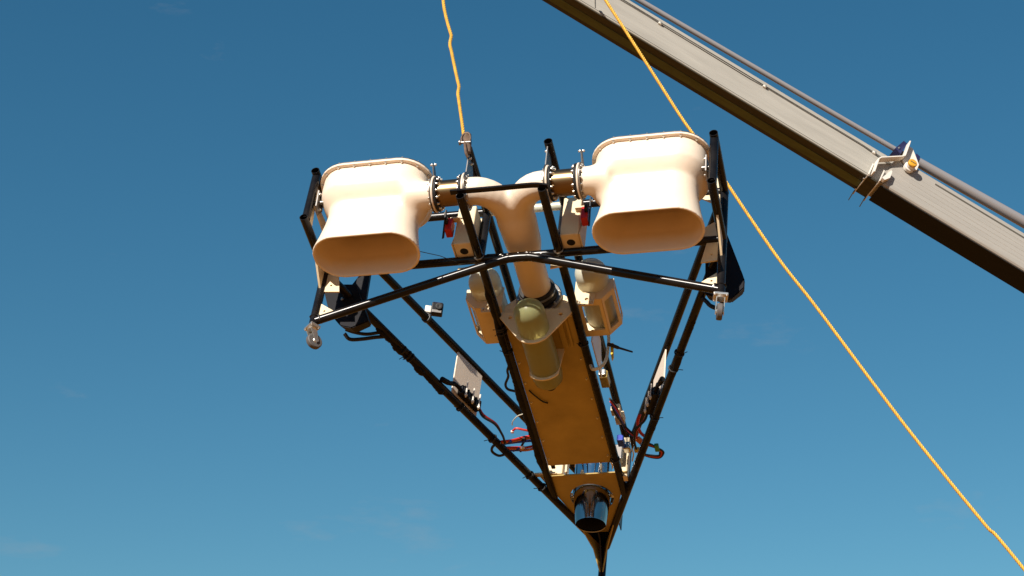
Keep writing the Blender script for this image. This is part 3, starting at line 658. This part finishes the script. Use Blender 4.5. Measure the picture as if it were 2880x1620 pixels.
laid_rope('rope', spline([(-0.237, 8.93, 5.643), (-0.245, 8.93, 5.708), (-0.253, 8.93, 5.766), (-0.265, 8.93, 5.853), (-0.268, 8.93, 5.879), (-0.263, 8.93, 5.916), (-0.269, 8.93, 5.941), (-0.285, 8.93, 6.019), (-0.302, 8.93, 6.108), (-0.311, 8.93, 6.15), (-0.304, 8.93, 6.193), (-0.31, 8.93, 6.217), (-0.325, 8.93, 6.273), (-0.341, 8.93, 6.347), (-0.348, 8.93, 6.408), (-0.359, 8.93, 6.519), (-0.37, 9.3, 6.9), (-0.42, 10.42, 7.76)], 4), .0086, .038, 'rope',
          'kinked yellow rope tied to the shackle on the rig')
laid_rope('rope', spline([(0.47, 10.60, 7.38), (0.506, 10.47, 7.321), (0.553, 10.45, 7.214), (0.652, 10.45, 7.038), (0.757, 10.45, 6.85), (0.872, 10.45, 6.643), (0.986, 10.45, 6.439), (1.112, 10.45, 6.235), (1.362, 10.45, 5.807), (1.517, 10.45, 5.552), (1.695, 10.45, 5.293), (1.958, 10.45, 4.890), (2.203, 10.45, 4.522), (2.532, 10.45, 4.06), (2.726, 10.45, 3.81), (3.9, 10.4, 2.1), (5.6, 10.3, 0.02)], 8), .0096, .042, 'rope',
          'long straight yellow rope slanting down from the crane boom behind the rig')
# shackle that joins the kinked rope to the rig
SH = empty('shackle'); SH.matrix_world = RIG.matrix_world @ Matrix.Translation((-.208, -.055, .0))
tube('strap', [(-.010, .0, .098), (-.008, .0, .092), (-.004, .002, .06), (.004, .004, .03), (.012, .01, -.03)], [.018, .023, .023, .019, .013], 'grip_tape', SH, n=8)
tube('bow', spline([(-.020, -.012, .02), (-.027, -.016, .055), (-.014, -.020, .083), (.010, -.018, .08), (.018, -.012, .05), (.013, -.010, .02)], 5), .0045, 'grip_tape', SH, n=10)
tube('pin', [(-.028, -.012, .026), (.022, -.010, .026)], .0065, 'dull_steel', SH, n=12)
obj('pin_head', lathe([(0, 0), (.013, 0), (.014, .004), (.013, .009), (0, .009)], (-.036, -.012, .026), (1, 0, 0), 12), 'dull_steel', SH, True, 30)
tube('sling', spline([(-.006, -.014, .02), (.002, -.020, -.02), (.010, -.016, -.06), (.018, .0, -.075)], 5), .007, 'grip_tape', SH, n=8)
tag(SH, 'small grey shackle on the tube end below the kinked yellow rope', 'shackle')

# ---------------------------------------------------------------- crane boom
BM = empty('crane_boom')
av = V(.856, .1768, -.4858).normalized(); n1 = V(.32, -.9189, .2291); n1 = (n1 - av*n1.dot(av)).normalized(); up = av.cross(-n1)
Mb = Matrix((av, -n1, up)).transposed().to_4x4(); Mb.translation = V(2.146, 11.043, 6.346); BM.matrix_world = Mb
tag(BM, 'pale telescopic crane boom with a steel rod along its top', 'crane boom')
def bb(name, x0, x1, y0, y1, z0, z1, m, par=None, bev=.006):
    return obj(name, boxm(V((x0+x1)/2, (y0+y1)/2, (z0+z1)/2), (x1-x0, y1-y0, z1-z0), bev, None, 3), m, par or BM)
inn = bb('inner_section', -3.0, .6, 0, .148, .0, .237, 'boom_paint', bev=.007)
bb('bottom_plate', -3.0, .02, .004, .150, -.008, -.001, 'boom_under_shade', inn, .003)  # dark sheet that paints the shade under the inner section
bb('wear_strip', -3.0, .0, .058, .118, -.011, -.0085, 'olive_pad', inn, .001)
bb('edge_strip', -3.0, .0, -.002, .004, .010, .0125, 'groove', inn, .0008)
outr = bb('outer_section', .10, 13.0, -.010, .156, -.010, .275, 'boom_worn', bev=.022)
bb('bottom_plate', .10, 13.0, .004, .159, -.018, -.0105, 'boom_deep_shade', outr, .004)  # near-black sheet, painted shade below the outer section
bb('slot', .40, 6.0, -.0115, -.004, .221, .234, 'groove', outr, .001)
for k, zz in enumerate(np.linspace(.05, .19, 5)): bb('seam', .25, 6.0, -.0110, -.006, zz, zz + .0020, 'boom_paint', outr, .0004)
# rod and cylinder along the top
tube('guide_rod', [(-3.0, .05, .305), (-1.587, .05, .335), (-.436, .05, .360), (.20, .05, .376)], .0165, 'rod_steel', BM, n=20)
tube('cylinder', [(.20, .05, .376), (.26, .05, .380), (.262, .05, .380), (1.1, .05, .415), (4.0, .05, .52)], [.022, .022, .031, .036, .037], 'rod_steel', BM, n=24)
bb('rod_end', -3.03, -2.95, .0, .10, .22, .34, 'dull_steel')
# cables clipped along the side
tube('side_cable', [(-3.0, -.004, .206), (-2.0, -.004, .2065), (-1.55, -.005, .203), (-.9, -.004, .2015), (-.1, -.005, .200), (.10, -.006, .186)], .0022, 'groove', BM, n=6)
tube('side_cable', [(-3.0, -.004, .194), (-2.0, -.004, .192), (-1.62, -.005, .194), (-1.5, -.004, .190), (-.9, -.004, .186), (-.78, -.005, .193), (-.1, -.004, .193), (.10, -.006, .172)], .0022, 'groove', BM, n=6)
for x_ in (-2.45, -1.545, -.80, -.02):
    cl = bb('cable_clip', x_ - .012, x_ + .012, -.014, .0, .182, .197, 'bracket_paint', None, .003); bolt((x_ + .005, -.014, .189), (0, -1, 0), cl, BOLT_S)
tube('side_cable', spline([(-1.98, -.003, .13), (-1.955, -.005, .07), (-1.93, -.003, .02)], 4), .002, 'groove', BM, n=6)
# collar at the mouth of the outer section
for x_ in (0.0, .078):
    obj('collar_plate', prism([(-.030, .08), (-.030, -.018), (0, -.026), (.10, -.024), (.145, -.026), (.168, -.034), (.170, -.018), (.166, 0), (.166, .13), (.154, .13), (.154, -.0205), (-.012, -.0205), (-.012, .10)], YZ(x_), .005), 'bracket_paint', BM)
    obj('prong', prism([(.14, -.022), (.163, -.026), (.193, -.072), (.188, -.075)], YZ(x_ - .006), .005), 'boom_under_shade', BM)
bb('collar_block', .004, .074, -.008, .152, -.0195, -.0085, 'boom_under_shade', None, .002)  # block and prongs carry the painted underside shade
for y_ in (.02, .13): bolt((-.004, y_, -.022), (-1, 0, 0), BM, BOLT_S)
obj('collar_gusset', prism([(.08, .0), (.112, .096), (.122, .09), (.125, .034), (.10, -.005)], lambda u, v, w: (u, -.030 + w, v), .03), 'bracket_paint', BM)
# bent strap that carries the rod guide
sp_ = [(.020, -.005), (.012, .112), (.022, .132), (.138, .238), (.150, .256), (.143, .390)]
bm = bmesh.new(); prev = None; t_ = .0045
for i, p in enumerate(sp_):
    a = Vector(sp_[max(0, i-1)]); b = Vector(sp_[min(len(sp_)-1, i+1)]); tt = (b-a).normalized(); nn = Vector((-tt.y, tt.x))
    ring = [bm.verts.new((p[0] + nn.x*s*t_, yy, p[1] + nn.y*s*t_)) for s, yy in ((1, -.062), (-1, -.062), (-1, -.012), (1, -.012))]
    if prev:
        for k in range(4): bm.faces.new((prev[k], prev[(k+1) % 4], ring[(k+1) % 4], ring[k]))
    else: bm.faces.new(ring)
    prev = ring
bm.faces.new(prev); bmesh.ops.bevel(bm, geom=bm.edges[:], offset=.0015, segments=1, affect='EDGES')
st = obj('strap', bm, 'bracket_paint', BM)
obj('ear_plate', prism([(.155, .243), (.150, .380), (.182, .380), (.258, .285), (.258, .235), (.235, .212), (.19, .217)], lambda u, v, w: (u, -.020 + w, v), .010), 'bracket_paint', BM)
kb = obj('knob', lathe([(0, .0), (.034, .0), (.034, .022), (.027, .026), (.027, .048), (.024, .052), (0, .052)], (.208, -.02, .212), (0, -1, 0), 24), 'bracket_paint', BM, True, 30)
obj('knob_cap', lathe([(.0, .046), (.0275, .046), (.0285, .050), (.0285, .060), (.025, .064), (0, .064)], (.208, -.02, .212), (0, -1, 0), 24), 'knob_yellow', kb, True, 30)
bb('knob_slot', .190, .226, -.0865, -.083, .210, .2145, 'groove', kb, .0005).rotation_euler = (0, 0, 0)
pb = obj('guide_pad', prism([(.085, .318), (.115, .415), (.142, .408), (.130, .300)], lambda u, v, w: (u, .03 + w, v), .08), 'blue_pad', BM); bolt((.105, -.011, .335), (0, -1, 0), pb, BOLT_S)
obj('guide_pad', prism([(.215, .335), (.225, .410), (.255, .400), (.250, .325)], lambda u, v, w: (u, .06 + w, v), .08), 'blue_pad', BM)
# head sheave at the tip and pedestal at the foot, both out of the picture
hd = bb('head_plate', -3.14, -2.95, -.006, .154, .02, .21, 'boom_paint'); obj('sheave', lathe([(0, -.03), (.075, -.03), (.06, -.012), (.06, .012), (.075, .03), (0, .03)], (-3.14, .074, .05), (0, 1, 0), 28), 'dull_steel', BM, True, 30)
foot = Mb @ V(13.0, .09, .1)
pd = obj('pedestal', lathe([(0, 0), (.75, 0), (.75, .25), (.42, .35), (.36, foot.z - .35), (.42, foot.z - .1), (.30, foot.z + .25), (0, foot.z + .25)], (0, 0, 0), (0, 0, 1), 24), 'boom_worn', BM, True, 30)
pd.matrix_world = Matrix.Translation((foot.x, foot.y, 0))
pd.matrix_parent_inverse = BM.matrix_world.inverted(); pd.matrix_basis = Matrix.Translation((foot.x, foot.y, 0))
